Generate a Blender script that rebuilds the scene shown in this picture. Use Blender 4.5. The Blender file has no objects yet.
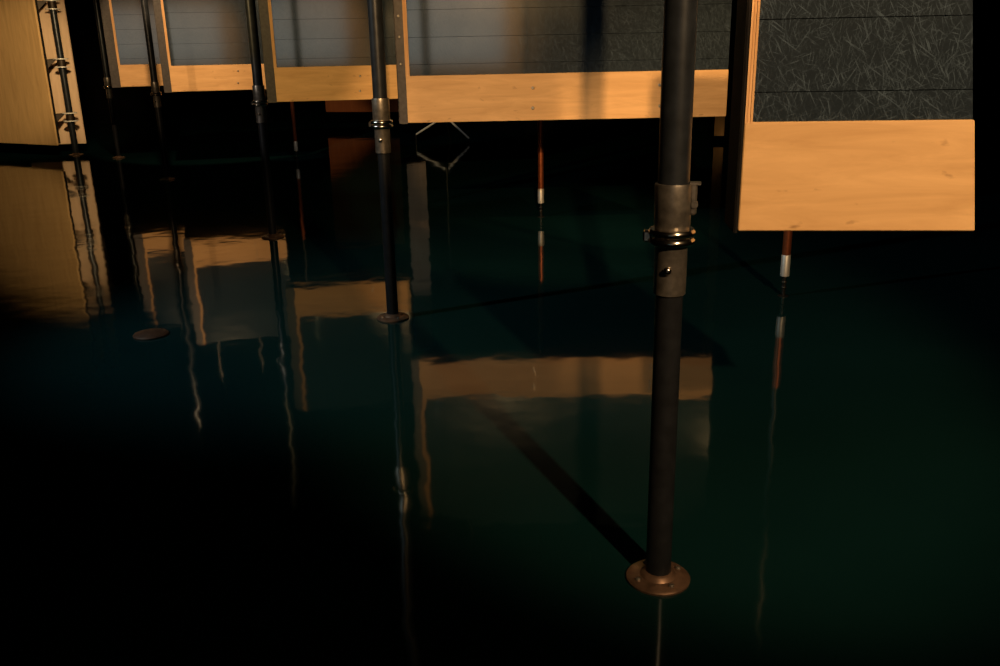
import bpy, bmesh, math, random
from mathutils import Vector, Matrix
random.seed(4)
C = bpy.context.scene.collection
SC = bpy.context.scene

# ------------------------------------------------------------------ camera
F = 900.0; PITCH = math.atan(288/900); ROLL = 0.020; H = 1.40
FW = Vector((0, math.cos(PITCH), -math.sin(PITCH))); XA = Vector((1, 0, 0)); UP = XA.cross(FW)
RV = XA*math.cos(ROLL) - UP*math.sin(ROLL)
UV = XA*math.sin(ROLL) + UP*math.cos(ROLL)
cam = bpy.data.cameras.new('camera'); cam.sensor_width = 36; cam.lens = F/1000*36
cam.clip_end = 200
co = bpy.data.objects.new('camera', cam); C.objects.link(co)
co.matrix_world = Matrix(((RV.x, UV.x, -FW.x, 0), (RV.y, UV.y, -FW.y, 0), (RV.z, UV.z, -FW.z, H), (0, 0, 0, 1)))
SC.camera = co

# ------------------------------------------------------------------ world, exposure, lamps
w = bpy.data.worlds.new('dark_hall'); SC.world = w; w.use_nodes = True
w.node_tree.nodes['Background'].inputs[0].default_value = (0.25, 0.55, 0.7, 1)
w.node_tree.nodes['Background'].inputs[1].default_value = 0.0
SC.view_settings.view_transform = 'Standard'; SC.view_settings.look = 'None'
SC.view_settings.exposure = 0.0; SC.view_settings.gamma = 1.0
SC.view_settings.use_curve_mapping = False


def spot(name, loc, target, power, col, angle, blend=0.3, radius=0.06):
    l = bpy.data.lights.new(name, 'SPOT'); l.energy = power; l.color = col
    l.spot_size = math.radians(angle); l.spot_blend = blend; l.shadow_soft_size = radius
    o = bpy.data.objects.new(name, l); C.objects.link(o); o.location = loc
    d = Vector(target) - Vector(loc)
    o.rotation_euler = d.to_track_quat('-Z', 'Y').to_euler()
    return o


def area(name, loc, target, power, col, sx, sy):
    l = bpy.data.lights.new(name, 'AREA'); l.energy = power; l.color = col
    l.shape = 'RECTANGLE'; l.size = sx; l.size_y = sy
    o = bpy.data.objects.new(name, l); C.objects.link(o); o.location = loc
    d = Vector(target) - Vector(loc)
    o.rotation_euler = d.to_track_quat('-Z', 'Y').to_euler()
    return o


WARM = (1.0, 0.625, 0.30)
COOL = (0.46, 0.92, 1.0)
spot('unseen_spot', (0.18, -1.8, 3.55), (0.42, 6.2, 1.2), 2150, (1.0, .575, .23), 22, 0.3, 0.035)
spot('unseen_spot', (1.75, -1.4, 3.2), (0.95, 2.4, 1.05), 930, WARM, 34, 0.6, 0.05)
spot('unseen_spot', (2.7, 3.4, 3.3), (1.4, 6.2, 1.1), 400, (1.0, .58, .23), 24, 0.7, 0.05)  # added fill for the right end of the middle panel's board
spot('unseen_spot', (-4.2, 3.2, 3.0), (-1.5, 8.95, 1.3), 900, (1.0, .65, .25), 21, 0.4, 0.05)
spot('unseen_spot', (-3.2, 8.8, 3.6), (-3.72, 11.7, 1.75), 620, WARM, 38, 0.25, 0.04)
spot('unseen_spot', (-4.6, 3.2, 2.5), (-1.78, 6.94, 1.0), 260, (1, .85, .7), 9, 0.6, 0.05)  # narrow lamp added to brighten the third pole's coupler
spot('unseen_spot', (-4.3, 3.6, 3.0), (-4.1, 10.8, 1.2), 520, WARM, 15, 0.5, 0.05)  # fill added to brighten the poles at the left
spot('unseen_spot', (-4.06, 8.8, 2.4), (-6.6, 13.2, 1.15), 900, (1.0, 0.66, 0.30), 32, 0.9, 0.12)
spot('unseen_spot', (-1.6, 10.2, 3.9), (-0.95, 14.5, 0.9), 80, (1.0, 0.92, 0.80), 30, 0.6, 0.05)  # weak back lamp added for the tripod and the pale upright board
spot('unseen_spot', (-1.9, 9.7, 3.6), (-2.64, 12.05, 0.6), 110, (1.0, 0.8, 0.6), 13, 0.6, 0.05)  # added to pick out the farthest copper post
spot('unseen_spot', (-2.0, 14.6, 4.2), (-3.0, 17.5, 1.4), 8, (1.0, 0.5, 0.22), 60, 0.6, 0.05)  # faint lamp added for the red-brown board at the back
spot('unseen_spot', (0.3, -5.2, 4.0), (-0.4, -8.7, 1.1), 260, WARM, 60, 0.6, 0.05)  # added to light the plywood frame mirrored in the zinc
spot('floor_spot', (-4.6, 2.7, 3.4), (0.1, 5.2, 0.0), 330, (0.82, 1.0, 0.97), 46, 0.8, 0.04)
area('added_sheen_light', (-1.85, -8.66, 1.9), (-1.85, 6.0, 1.9), 4.0, COOL, 4.6, 1.8)  # unseen cool lamp, added to give the zinc sheets their sheen


# ------------------------------------------------------------------ picture helpers
def ray(px, py): return FW + RV*((px-500)/F) - UV*((py-333)/F)
def at_z(px, py, z):
    d = ray(px, py); return Vector((0, 0, H)) + d*((z-H)/d.z)
def at_y(px, py, y):
    d = ray(px, py); return Vector((0, 0, H)) + d*(y/d.y)


# ------------------------------------------------------------------ materials
def new_mat(name):
    m = bpy.data.materials.new(name); m.use_nodes = True
    return m, m.node_tree, m.node_tree.nodes['Principled BSDF']


def simple(name, col, rough=0.5, metal=0.0, noise=0.15, scale=30, bump=0.0, spec=0.5):
    m, t, b = new_mat(name)
    tc = t.nodes.new('ShaderNodeTexCoord'); n = t.nodes.new('ShaderNodeTexNoise')
    n.inputs['Scale'].default_value = scale; n.inputs['Detail'].default_value = 4
    t.links.new(tc.outputs['Object'], n.inputs['Vector'])
    r = t.nodes.new('ShaderNodeValToRGB')
    r.color_ramp.elements[0].position = 0.3; r.color_ramp.elements[1].position = 0.7
    r.color_ramp.elements[0].color = [c*(1-noise) for c in col] + [1]
    r.color_ramp.elements[1].color = [min(1, c*(1+noise)) for c in col] + [1]
    t.links.new(n.outputs['Fac'], r.inputs[0]); t.links.new(r.outputs[0], b.inputs['Base Color'])
    b.inputs['Roughness'].default_value = rough; b.inputs['Metallic'].default_value = metal
    b.inputs['Specular IOR Level'].default_value = spec
    if bump:
        bp = t.nodes.new('ShaderNodeBump'); bp.inputs['Strength'].default_value = bump
        t.links.new(n.outputs['Fac'], bp.inputs['Height']); t.links.new(bp.outputs[0], b.inputs['Normal'])
    return m


def plywood(name, dark, light, stretch=(1.2, 1.2, 9.0), stains=True):
    m, t, b = new_mat(name)
    tc = t.nodes.new('ShaderNodeTexCoord'); mp = t.nodes.new('ShaderNodeMapping')
    mp.inputs['Scale'].default_value = stretch
    t.links.new(tc.outputs['Object'], mp.inputs[0])
    n = t.nodes.new('ShaderNodeTexNoise'); n.inputs['Scale'].default_value = 2.2
    n.inputs['Detail'].default_value = 9; n.inputs['Roughness'].default_value = 0.62; n.inputs['Distortion'].default_value = 0.7
    t.links.new(mp.outputs[0], n.inputs['Vector'])
    r = t.nodes.new('ShaderNodeValToRGB')
    r.color_ramp.elements[0].position = 0.32; r.color_ramp.elements[1].position = 0.68
    r.color_ramp.elements[0].color = dark + (1,); r.color_ramp.elements[1].color = light + (1,)
    t.links.new(n.outputs['Fac'], r.inputs[0])
    out = r.outputs[0]
    if stains:
        n2 = t.nodes.new('ShaderNodeTexNoise'); n2.inputs['Scale'].default_value = 11; n2.inputs['Detail'].default_value = 3
        mp2 = t.nodes.new('ShaderNodeMapping'); mp2.inputs['Scale'].default_value = (1, 1, 2.2)
        t.links.new(tc.outputs['Object'], mp2.inputs[0]); t.links.new(mp2.outputs[0], n2.inputs['Vector'])
        r2 = t.nodes.new('ShaderNodeValToRGB')
        r2.color_ramp.elements[0].position = 0.66; r2.color_ramp.elements[1].position = 0.8
        r2.color_ramp.elements[0].color = (1, 1, 1, 1); r2.color_ramp.elements[1].color = (0.45, 0.4, 0.36, 1)
        t.links.new(n2.outputs['Fac'], r2.inputs[0])
        mx = t.nodes.new('ShaderNodeMix'); mx.data_type = 'RGBA'; mx.blend_type = 'MULTIPLY'; mx.inputs['Factor'].default_value = 1
        t.links.new(out, mx.inputs['A']); t.links.new(r2.outputs[0], mx.inputs['B']); out = mx.outputs['Result']
    t.links.new(out, b.inputs['Base Color'])
    b.inputs['Roughness'].default_value = 0.62; b.inputs['Specular IOR Level'].default_value = 0.25
    return m


def scratched(name, strength=1.0):
    """galvanised sheet: blurred mirror with fine crossing scratches"""
    m, t, b = new_mat(name)
    tc = t.nodes.new('ShaderNodeTexCoord')
    acc = None
    for k, (ang, sc, thr) in enumerate(((70, 230, .66), (20, 240, .67), (-35, 220, .665), (112, 200, .67), (48, 260, .66), (-62, 290, .65), (85, 330, .65), (-15, 300, .66), (58, 170, .69), (-78, 180, .69))):
        mp = t.nodes.new('ShaderNodeMapping'); mp.vector_type = 'POINT'
        mp.inputs['Location'].default_value = (k*3.1, k*1.7, 0)
        mp.inputs['Rotation'].default_value = (0, math.radians(ang), 0)
        t.links.new(tc.outputs['Object'], mp.inputs[0])
        mp2 = t.nodes.new('ShaderNodeMapping'); mp2.inputs['Scale'].default_value = (sc*0.04, 1, sc)
        t.links.new(mp.outputs[0], mp2.inputs[0])
        n = t.nodes.new('ShaderNodeTexNoise'); n.inputs['Scale'].default_value = 1.6; n.inputs['Detail'].default_value = 1
        n.inputs['Distortion'].default_value = 0.12
        t.links.new(mp2.outputs[0], n.inputs['Vector'])
        r = t.nodes.new('ShaderNodeMapRange'); r.inputs['From Min'].default_value = thr; r.inputs['From Max'].default_value = thr+.08
        t.links.new(n.outputs['Fac'], r.inputs['Value'])
        if acc is None: acc = r.outputs[0]
        else:
            mx = t.nodes.new('ShaderNodeMath'); mx.operation = 'MAXIMUM'
            t.links.new(acc, mx.inputs[0]); t.links.new(r.outputs[0], mx.inputs[1]); acc = mx.outputs[0]
    cl = t.nodes.new('ShaderNodeTexNoise'); cl.inputs['Scale'].default_value = 5; cl.inputs['Detail'].default_value = 5
    t.links.new(tc.outputs['Object'], cl.inputs['Vector'])
    col = t.nodes.new('ShaderNodeValToRGB')
    col.color_ramp.elements[0].position = 0.3; col.color_ramp.elements[1].position = 0.75
    col.color_ramp.elements[0].color = (.36, .40, .42, 1); col.color_ramp.elements[1].color = (.42, .46, .48, 1)
    t.links.new(cl.outputs['Fac'], col.inputs[0]); t.links.new(col.outputs[0], b.inputs['Base Color'])
    b.inputs['Metallic'].default_value = 1.0
    rr = t.nodes.new('ShaderNodeMapRange'); rr.inputs['To Min'].default_value = 0.07; rr.inputs['To Max'].default_value = 0.10
    t.links.new(cl.outputs['Fac'], rr.inputs['Value']); t.links.new(rr.outputs[0], b.inputs['Roughness'])
    d = t.nodes.new('ShaderNodeBsdfDiffuse'); d.inputs['Color'].default_value = (.27, .40, .58, 1)
    f = t.nodes.new('ShaderNodeMath'); f.operation = 'MULTIPLY_ADD'; f.inputs[1].default_value = .15*strength; f.inputs[2].default_value = .055
    t.links.new(acc, f.inputs[0])
    ms = t.nodes.new('ShaderNodeMixShader'); t.links.new(f.outputs[0], ms.inputs[0])
    t.links.new(b.outputs[0], ms.inputs[1]); t.links.new(d.outputs[0], ms.inputs[2])
    t.links.new(ms.outputs[0], t.nodes['Material Output'].inputs[0])
    return m


def floor_mat():
    m, t, b = new_mat('glossy_dark_green_floor')
    tc = t.nodes.new('ShaderNodeTexCoord')
    n = t.nodes.new('ShaderNodeTexNoise'); n.inputs['Scale'].default_value = 0.8; n.inputs['Detail'].default_value = 5
    t.links.new(tc.outputs['Object'], n.inputs['Vector'])
    r = t.nodes.new('ShaderNodeValToRGB')
    r.color_ramp.elements[0].position = 0.3; r.color_ramp.elements[1].position = 0.7
    r.color_ramp.elements[0].color = (.0025, .016, .018, 1); r.color_ramp.elements[1].color = (.004, .023, .025, 1)
    t.links.new(n.outputs['Fac'], r.inputs[0]); t.links.new(r.outputs[0], b.inputs['Base Color'])
    b.inputs['Roughness'].default_value = 0.05; b.inputs['IOR'].default_value = 1.34
    n2 = t.nodes.new('ShaderNodeTexNoise'); n2.inputs['Scale'].default_value = 2.6; n2.inputs['Detail'].default_value = 2.5
    t.links.new(tc.outputs['Object'], n2.inputs['Vector'])
    bp = t.nodes.new('ShaderNodeBump'); bp.inputs['Strength'].default_value = 0.075; bp.inputs['Distance'].default_value = 0.035
    t.links.new(n2.outputs['Fac'], bp.inputs['Height']); t.links.new(bp.outputs[0], b.inputs['Normal'])
    return m


M = dict(
    ply=plywood('birch_plywood', (.58, .35, .16), (.74, .47, .23)),
    ply_upright=plywood('upright_plywood', (.52, .34, .16), (.66, .45, .22), (7, 7, .9), False),
    ply_pale=plywood('pale_plywood', (.62, .46, .32), (.74, .56, .42), (7, 7, .9), False),
    ply_red=plywood('red_brown_plywood', (.24, .08, .03), (.30, .105, .04), (7, 7, .9), False),
    edge=plywood('plywood_edge', (.55, .30, .12), (.80, .50, .26), (60, 60, 1.0), False),
    sheet=scratched('scratched_zinc_sheet'),
    steel=simple('dark_steel_tube', (.024, .029, .038), .33, .5, .25, 25, .05),
    channel=simple('dark_painted_channel', (.05, .047, .05), .5, .3, .3, 40),
    coupler=simple('worn_nickel', (.23, .215, .20), .36, .85, .3, 45, .08),
    bright=simple('polished_ring', (.65, .60, .54), .16, 1.0, .15, 40),
    ferrule=simple('brushed_ferrule', (.46, .46, .45), .5, .6, .1, 40),
    flange=simple('worn_bronze_flange', (.16, .10, .07), .42, .6, .35, 30),
    plate=simple('red_brown_plate', (.075, .03, .016), .55, .2, .3, 30),
    screw=simple('zinc_screw', (.40, .38, .35), .35, .9, .1, 60),
    steel_low=simple('shaded_steel_tube', (.022, .025, .032), .34, .6, .25, 25, .05),  # lower tubes: steel toned darker for the shade below the panels
    copper=simple('copper_tube', (.26, .075, .03), .42, .75, .2, 30),
    rod=simple('black_rod', (.03, .03, .03), .35, .7, .2, 40),
    black=simple('black_paint', (.008, .008, .009), .85, 0, .3, 3, 0, .1),
    body=simple('black_backing_board', (.012, .011, .011), .8, 0, .3, 6, 0, .1),
    stand=simple('white_enamel', (.75, .76, .78), .4, .1, .05, 20),
    bracket=simple('brown_steel_bracket', (.028, .018, .012), .5, .4, .3, 30),
    floor=floor_mat(),
)


# ------------------------------------------------------------------ mesh helpers
def obj(name, bm, mat, parent=None, loc=None, smooth=False):
    me = bpy.data.meshes.new(name); bm.normal_update(); bm.to_mesh(me); bm.free()
    me.materials.append(mat)
    if smooth:
        for p in me.polygons: p.use_smooth = True
    o = bpy.data.objects.new(name, me); C.objects.link(o)
    if smooth:
        es = o.modifiers.new('edge_split', 'EDGE_SPLIT'); es.split_angle = math.radians(40)
    if parent: o.parent = parent
    if loc is not None: o.location = loc
    return o


def add_box(bm, lo, hi, bevel=0.0):
    tmp = bmesh.new()
    bmesh.ops.create_cube(tmp, size=1)
    for v in tmp.verts:
        v.co = Vector([lo[i] + (v.co[i]+.5)*(hi[i]-lo[i]) for i in range(3)])
    if bevel:
        bmesh.ops.bevel(tmp, geom=list(tmp.edges), offset=bevel, segments=1, affect='EDGES')
    me = bpy.data.meshes.new('t'); tmp.to_mesh(me); tmp.free(); bm.from_mesh(me); bpy.data.meshes.remove(me)
    return bm


def box(lo, hi, bevel=0.0): return add_box(bmesh.new(), lo, hi, bevel)


def add_lathe(bm, prof, seg=28, center=(0, 0, 0), axis='Z'):
    rings = []
    cx, cy, cz = center
    for r, z in prof:
        ring = []
        for k in range(seg):
            a = 2*math.pi*k/seg
            p = (r*math.cos(a), r*math.sin(a), z)
            if axis == 'Y': p = (p[0], -p[2], p[1])
            if axis == 'X': p = (p[2], p[0], p[1])
            ring.append(bm.verts.new((p[0]+cx, p[1]+cy, p[2]+cz)))
        rings.append(ring)
    for a, b in zip(rings, rings[1:]):
        for k in range(seg):
            bm.faces.new((a[k], a[(k+1) % seg], b[(k+1) % seg], b[k]))
    bm.faces.new(list(reversed(rings[0]))); bm.faces.new(rings[-1])
    bmesh.ops.recalc_face_normals(bm, faces=bm.faces)
    return bm


def lathe(prof, **k): return add_lathe(bmesh.new(), prof, **k)


def tube(pts, r, seg=10):
    bm = bmesh.new(); rings = []
    pts = [Vector(p) for p in pts]
    for i, p in enumerate(pts):
        d = ((pts[min(i+1, len(pts)-1)] - pts[max(i-1, 0)])).normalized()
        s = d.orthogonal().normalized(); q = d.cross(s)
        if i: 
            s = (ps - d*ps.dot(d)).normalized(); q = d.cross(s)
        ps = s
        rings.append([bm.verts.new(p + (s*math.cos(2*math.pi*k/seg) + q*math.sin(2*math.pi*k/seg))*r) for k in range(seg)])
    for a, b in zip(rings, rings[1:]):
        for k in range(seg): bm.faces.new((a[k], a[(k+1) % seg], b[(k+1) % seg], b[k]))
    bm.faces.new(list(reversed(rings[0]))); bm.faces.new(rings[-1])
    bmesh.ops.recalc_face_normals(bm, faces=bm.faces)
    return bm


def thing(name, label, cat, loc=(0, 0, 0), rz=0.0, group=None):
    o = bpy.data.objects.new(name, None); C.objects.link(o); o.empty_display_size = .1
    o.location = loc; o.rotation_euler = (0, 0, rz); o['label'] = label; o['category'] = cat
    if group: o['group'] = group
    return o


def tag(o, label, cat, group=None):
    o['label'] = label; o['category'] = cat
    if group: o['group'] = group
    return o


def struct(name, bm, mat):
    o = obj(name, bm, mat); o['kind'] = 'structure'; return o


CEIL = 4.6
# ------------------------------------------------------------------ the hall
struct('floor', box((-14, -9, -.2), (11, 24, 0)), M['floor'])
struct('ceiling', box((-14, -9, CEIL), (11, 24, CEIL+.2)), M['black'])
struct('wall_back', box((-14, 24, -.2), (11, 24.2, CEIL+.2)), M['black'])
struct('wall_left', box((-14.2, -9, -.2), (-14, 24, CEIL+.2)), M['black'])
struct('wall_right', box((11, -9, -.2), (11.2, 24, CEIL+.2)), M['black'])
struct('wall_front', box((-14, -9.2, -.2), (11, -9, CEIL+.2)), M['black'])

bm = bmesh.new()   # made-up plywood frame behind the viewer, added to mirror in the zinc sheets
add_box(bm, (-4.75, -8.78, .70), (1.05, -8.68, .99), .004); add_box(bm, (-4.75, -8.78, 2.81), (1.05, -8.68, 3.05), .004)
add_box(bm, (.46, -8.78, .99), (1.05, -8.68, 2.81), .004); add_box(bm, (-4.75, -8.78, .99), (-4.17, -8.68, 2.81), .004)
add_box(bm, (-4.75, -9, .70), (1.05, -8.78, 3.05))
struct('added_frame', bm, M['ply'])

# ------------------------------------------------------------------ hanging display panels
def panel(label, bl, br, tl, y=None, z=None, depth=.16, chan=.05, edge=.028, seam=.178, screws=(), chan_screws=(), top=2.3, yaw=None, tr=None, chan_mat='channel'):
    """front face from pixel corners; the unit's own frame: x along the face, -y towards the room, z up"""
    if z is None: A = at_y(*bl, y); z = A.z
    else: A = at_z(*bl, z)
    T = at_y(*tl, A.y)

    def on_face(px, py, ang):
        n_ = Vector((-math.sin(ang), math.cos(ang), 0)); ry = ray(px, py)
        q = Vector((0, 0, H)) + ry*((A - Vector((0, 0, H))).dot(n_)/ry.dot(n_))
        return (q-A).dot(Vector((math.cos(ang), math.sin(ang), 0))), q.z-z
    if yaw is None:
        u = at_z(*br, z) - A; L = u.length; rz = math.atan2(u.y, u.x)
    else:
        rz = math.radians(yaw); L = on_face(*br, rz)[0]
    cut = 0.0
    if tr:
        ex, ez = on_face(*tr, rz); cut = (L-ex)/ez

    def trim(bm):
        for v in bm.verts:
            if v.co.x > L*.8: v.co.x -= cut*v.co.z
        return bm
    hb = T.z - z; ht = top - z
    t = thing('display_panel', label, 'display panel', (A.x, A.y, z), rz, 'hanging panels of plywood and zinc sheet')
    # plywood board across the foot, standing 14 mm proud of the sheet
    bm = bmesh.new(); add_box(bm, (0, 0, 0), (L, .022, hb), .0025)
    obj('bottom_board', trim(bm), M['ply'], t)
    # zinc cladding in horizontal strips with open seams
    bm = bmesh.new(); zz = hb+.001; k = 0
    first = seam*.42
    while zz < ht-.02:
        h = first if k == 0 else seam
        z1 = min(zz+h-.0022, ht)
        add_box(bm, (edge, .014, zz), (L, .0175, z1))
        zz += h; k += 1
    obj('zinc_sheet', trim(bm), M['sheet'], t)
    # layered plywood edge up the left side
    bm = bmesh.new()
    n = 3
    for i in range(n):
        add_box(bm, (edge*i/n, -.001 + .002*(i % 2), hb-.004), (edge*(i+1)/n-.0012, .03, ht))
    obj('plywood_edge', bm, M['edge'], t)
    # dark body behind and dark channel on the left side
    bm = bmesh.new(); add_box(bm, (.003, .0235, .012), (L-.003, depth, ht))
    obj('backing', trim(bm), M['body'], t)
    bm = bmesh.new()
    add_box(bm, (-chan, .004, -.006), (-.001, .012, ht)); add_box(bm, (-chan, .004, -.006), (-chan+.006, depth, ht))
    add_box(bm, (-chan, .012, -.006), (-.001, depth, .004))
    ch = obj('steel_channel', bm, M[chan_mat], t)
    for px, py in chan_screws:
        q = on_face(px, py, rz)
        obj('screw', lathe([(.010, -.002), (.010, .001), (.005, .004)], seg=10, axis='Y'), M['screw'], ch, (-chan*.5, .004, q[1]))
    for sx, sz in screws:
        qx, qz = on_face(sx, sz, rz)
        obj('screw', lathe([(.011, -.001), (.011, .002), (.006, .005)], seg=12, axis='Y'), M['screw'], t, (qx, 0, qz))
    for fx in (.15, .6):
        obj('hanger_rod', lathe([(.012, 0), (.012, CEIL-top+.02)], seg=10), M['rod'], t, (L*fx, depth*.5, ht-.01))
    return t


panel('nearest hanging panel at the right edge, scratched zinc sheet above a wide stained plywood board', (738, 231), (975, 231), (745, 122.5), z=.91, depth=.17, chan=.012, edge=.021, tr=(975, 0), chan_mat='body')
panel('widest hanging panel in the middle, zinc sheet above a long orange plywood board', (408, 123), (726, 116.5), (410, 76), z=.89, chan=.062, yaw=.4, chan_screws=((400, 16), (401, 37), (402, 64)), screws=((533, 88), (533, 108), (660, 85), (660, 106)))
panel('hanging panel behind the slim pole on a round floor flange, yellowish bottom board', (277, 102), (401, 97.5), (275, 67.5), y=8.95, chan=.09, yaw=7.4, screws=((360, 76), (360, 91)))
panel('hanging panel between the second and third poles, bottom board of pale orange plywood', (172, 92), (272, 88), (170, 66), y=11.4, chan=.09, yaw=13.3, screws=((238, 71), (238, 83)))
panel('narrowest hanging panel, farthest left in the row and furthest away', (121, 87), (166, 85), (119, 65), y=12.1, chan=.11, yaw=16)


# ------------------------------------------------------------------ floor-to-ceiling poles
def pole(label, x, y, tilt=(0, 0), r_up=.0365, r_lo=.031, rot=0.0, lug=False, flange=True, cz=.81):
    t = thing('support_pole', label, 'pole', (x, y, 0), rot, 'steel poles with nickel couplers')
    t.rotation_euler = (tilt[0], tilt[1], rot)
    obj('upper_tube', lathe([(r_up, cz+.21), (r_up, CEIL+.03)], seg=32), M['steel'], t, smooth=True)
    obj('lower_tube', lathe([(r_lo, .012), (r_lo, cz+.05)], seg=32), M['steel_low'], t, smooth=True)
    c = obj('coupler', lathe([(r_up, .888), (.0395, .890), (.0395, 1.025), (.0415, 1.03), (.0415, 1.055), (.0435, 1.06), (.0445, 1.155), (.0435, 1.16), (r_up, 1.16)], seg=36), M['coupler'], t, (0, 0, cz-.89), smooth=True)
    for z in (1.022, 1.043):
        obj('collar_ring', lathe([(.04, z-.009), (.053, z-.008), (.057, z-.003), (.057, z+.003), (.053, z+.008), (.04, z+.009)], seg=40), M['bright'], c, smooth=True)
    obj('bolt', lathe([(.010, .03), (.010, .046), (.007, .050), (.003, .051)], seg=12, axis='Y', center=(-.006, 0, .955)), M['bright'], c, smooth=True)
    lg = bmesh.new(); add_box(lg, (-.068, -.012, 1.018), (-.048, .012, 1.046), .004)
    obj('clamp_lug', lg, M['bright'], c)
    if lug:
        lg = bmesh.new()
        add_box(lg, (.040, -.010, 1.085), (.056, .010, 1.162), .004); add_box(lg, (.038, -.012, 1.157), (.064, .012, 1.163))
        add_lathe(lg, [(.008, -.014), (.008, .014)], seg=12, axis='Y', center=(.051, 0, 1.11))
        obj('weld_plate', lg, M['coupler'], c)
    if flange:
        f = obj('base_flange', lathe([(.086, 0), (.087, .006), (.082, .011), (.05, .015), (.042, .024), (r_lo+.002, .028)], seg=40), M['flange'], t, smooth=True)
        for k in range(4):
            a = k*math.pi/2+.6
            obj('flange_bolt', lathe([(.008, .009), (.008, .017), (.005, .019)], seg=8, center=(.064*math.cos(a), .064*math.sin(a), 0)), M['screw'], f)
    return t


def along(px, py, z=None, y=None): return at_z(px, py, z) if y is None else at_y(px, py, y)

yy = 1.8
while at_y(673, 183, yy).z > 1.08: yy += .002
p = at_y(671.5, 236, yy); p5 = pole('nearest and thickest steel pole with a scuffed nickel coupler, in front of the middle panel', p.x, p.y, r_up=.0375, r_lo=.034, lug=True, rot=-.2)
p = at_z(393, 318, 0); p4 = pole('slim steel pole whose round bronze flange shows on the floor, front of the yellowish panel', p.x, p.y, cz=at_y(383, 152.5, p.y).z)
p = at_z(273, 237, 0); pole('third steel pole from the left, right end of the pale orange board', p.x, p.y, cz=at_y(260, 122.5, p.y).z)
p = at_z(158, 107, .81); pole('second steel pole from the left, in front of the narrowest panel', p.x, p.y)
p = at_z(110, 98, .81); pole('thinnest looking steel pole, leftmost of the row with couplers, before black dark', p.x, p.y, r_up=.032, r_lo=.028)

p = at_z(151, 335, 0)
o = obj('floor_plate', lathe([(.088, 0), (.089, .006), (.083, .012), (.046, .016), (.040, .020), (.012, .021)], seg=40), M['plate'], loc=(p.x, p.y, 0), smooth=True)
tag(o, 'loose round red-brown base plate lying alone on the floor, no pole in it', 'floor plate')


# ------------------------------------------------------------------ copper-coloured legs behind the panels
def leg(label, px, py, ct):
    p = at_z(px, py, 0)
    t = thing('copper_post', label, 'post', (p.x, p.y, 0), 0, 'copper tubes on thin rods behind the panels')
    obj('copper_tube', lathe([(.024, .235), (.024, ct)], seg=24), M['copper'], t, smooth=True)
    obj('added_upper_rod', lathe([(.019, ct-.04), (.019, CEIL+.03)], seg=16), M['rod'], t, smooth=True)  # black rod added above the copper so its floor reflection fades
    obj('ferrule', lathe([(.020, .118), (.026, .120), (.026, .24), (.023, .244)], seg=24), M['ferrule'], t, smooth=True)
    bm = lathe([(.011, 0.002), (.011, .13)], seg=12); 
    for z in (.045, .075): add_lathe(bm, [(.013, z), (.016, z+.004), (.016, z+.010), (.013, z+.014)], seg=12)
    obj('threaded_foot', bm, M['rod'], t, smooth=True)
    obj('foot_pad', lathe([(.03, 0), (.03, .004), (.014, .008)], seg=16), M['rod'], t)
    return t


leg('copper post with a bright ferrule under the nearest panel at the right', 783, 296, .56)
leg('copper post with a pale ferrule under the middle panel', 541, 217, 1.0)
leg('farthest copper post, beneath the left end of the yellowish panel', 297, 160, 1.05)


# ------------------------------------------------------------------ tall boards at the far left
def tall_board(label, name, bl, br, y0, mat, top=3.4, y1=None, swap=False, th=.03, cat='board', grp='tall plywood boards hanging just off the floor', pix_top=None):
    A = at_y(*bl, y0); B = at_z(*br, A.z) if y1 is None else at_y(*br, y1)
    if swap: A, B = B, A
    u = B-A; L = Vector((u.x, u.y)).length; rz = math.atan2(u.y, u.x)
    z = A.z
    t = thing(name, label, cat, (A.x, A.y, z), rz, grp)
    obj('plywood_face', box((0, 0, 0), (L, th, top-z), .002), mat, t)
    bm = bmesh.new(); add_box(bm, (.02, th+.001, .02), (.06, th+.05, top-z-.02)); add_box(bm, (L-.06, th+.001, .02), (L-.02, th+.05, top-z-.02)); add_box(bm, (.06, th+.001, top-z-.07), (L-.06, th+.05, top-z-.02))
    obj('back_batten', bm, M['body'], t)
    for fx in (.12, .88):
        obj('hanger_rod', lathe([(.012, 0), (.012, CEIL-top+.04)], seg=10), M['rod'], t, (L*fx, th+.025, top-z-.03))
    return t, A, B


tall_board('tall honey-coloured plywood board at the left edge, in front of the pole with brackets', 'plywood_board', (57, 145.5), (-60, 140), 12.9, M['ply_upright'], swap=True)
tall_board('tall pale plywood board set back behind the pole with brackets', 'plywood_board', (28, 145), (85.5, 140.5), 13.5, M['ply_pale'], y1=13.55)

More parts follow.
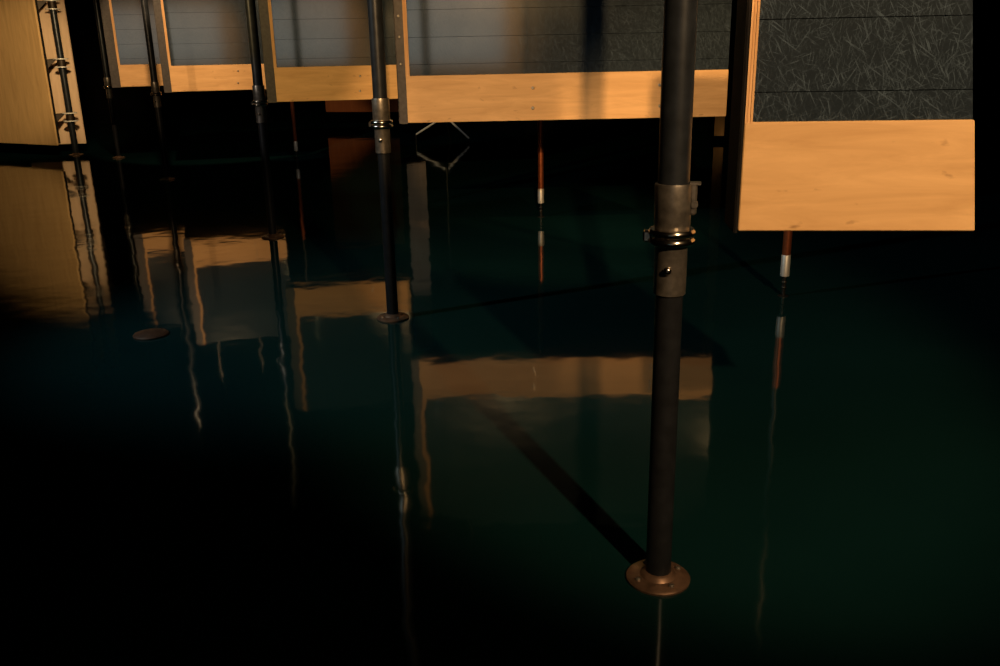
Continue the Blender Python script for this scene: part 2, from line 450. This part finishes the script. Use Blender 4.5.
# pole with gusset brackets clamped to the honey board's edge
pb = at_y(74, 141, 13.25)
t = thing('bracket_pole', 'dark pole with three triangular brackets and double clamp rings, far left between tall boards', 'pole', (pb.x, pb.y, 0))
obj('tube', lathe([(.044, .012), (.044, CEIL+.03)], seg=24), M['steel'], t, smooth=True)
obj('base_flange', lathe([(.10, 0), (.10, .010), (.06, .016), (.046, .03)], seg=32), M['flange'], t, smooth=True)
for py in (5, 63, 117):
    zc = at_y(48+25*py/141., py, pb.y).z
    c = obj('clamp', lathe([(.044, -.06), (.056, -.055), (.056, .055), (.044, .06)], seg=20), M['bracket'], t, (0, 0, zc), smooth=True)
    bm = bmesh.new()
    for z in (-.055, .055): add_lathe(bm, [(.05, z-.008), (.10, z-.006), (.10, z+.006), (.05, z+.008)], seg=24)
    obj('clamp_ring', bm, M['stand'], c, smooth=True)
    bm = bmesh.new(); pts = [(-.05, .06), (-.29, .05), (-.29, -.20)]
    a = [bm.verts.new((x, -.15-.0*x, z)) for x, z in pts]; b = [bm.verts.new((x, -.13, z)) for x, z in pts]
    for v in list(a)+list(b):
        f = (v.co.x+.05)/-.24; v.co.y = (-.01 if v in a else .01) - f*.15
    bm.faces.new(a); bm.faces.new(list(reversed(b)))
    for i in range(3): bm.faces.new((a[i], b[i], b[(i+1) % 3], a[(i+1) % 3]))
    bmesh.ops.recalc_face_normals(bm, faces=bm.faces)
    obj('gusset', bm, M['bracket'], c)

# ------------------------------------------------------------------ things further back, seen under the panels and in the floor
tall_board('dim red-brown plywood board far back under the yellowish panel', 'plywood_board', (326, 112), (398, 112), 17.6, M['ply_red'], top=2.3)
tall_board('narrow pale upright board behind the middle panel, seen as a streak in the floor', 'plywood_board', (405, 123), (424, 122), 13.9, M['ply_pale'], top=3.3)
tall_board('narrow orange-brown upright board glimpsed right of the nearest pole', 'plywood_board', (714, 136), (724, 136), 13.3, M['ply_upright'], top=3.3)

# tripod stand with splayed white legs
pc = at_z(446, 143, 0)
t = thing('tripod_stand', 'thin white splayed tripod legs standing far behind the middle panel', 'stand', (pc.x, pc.y, 0))
obj('column', tube([(0, 0, .40), (0, 0, 2.0)], .014), M['rod'], t, smooth=True)
L1 = at_y(416, 134.5, pc.y); L2 = at_y(469, 138.5, pc.y); za = at_y(447, 116, pc.y).z
for L in (L1, L2):
    obj('leg', tube([(0, 0, za), (L.x-pc.x, 0, L.z)], .015), M['stand'], t, smooth=True)
    obj('foot', tube([(L.x-pc.x, 0, L.z+.012), (L.x-pc.x, 0, .003)], .013), M['rod'], t, smooth=True)
obj('leg', tube([(0, 0, za), (.05, .45, .01)], .014), M['rod'], t, smooth=True)['label'] = 'dark back leg'
obj('collar', lathe([(.016, za-.04), (.030, za-.03), (.030, za+.04), (.016, za+.05)], seg=16), M['rod'], t, smooth=True)
obj('lamp_head', lathe([(.06, 2.0), (.11, 2.02), (.16, 2.2), (.15, 2.2), (.10, 2.03)], seg=24), M['body'], t, smooth=True)
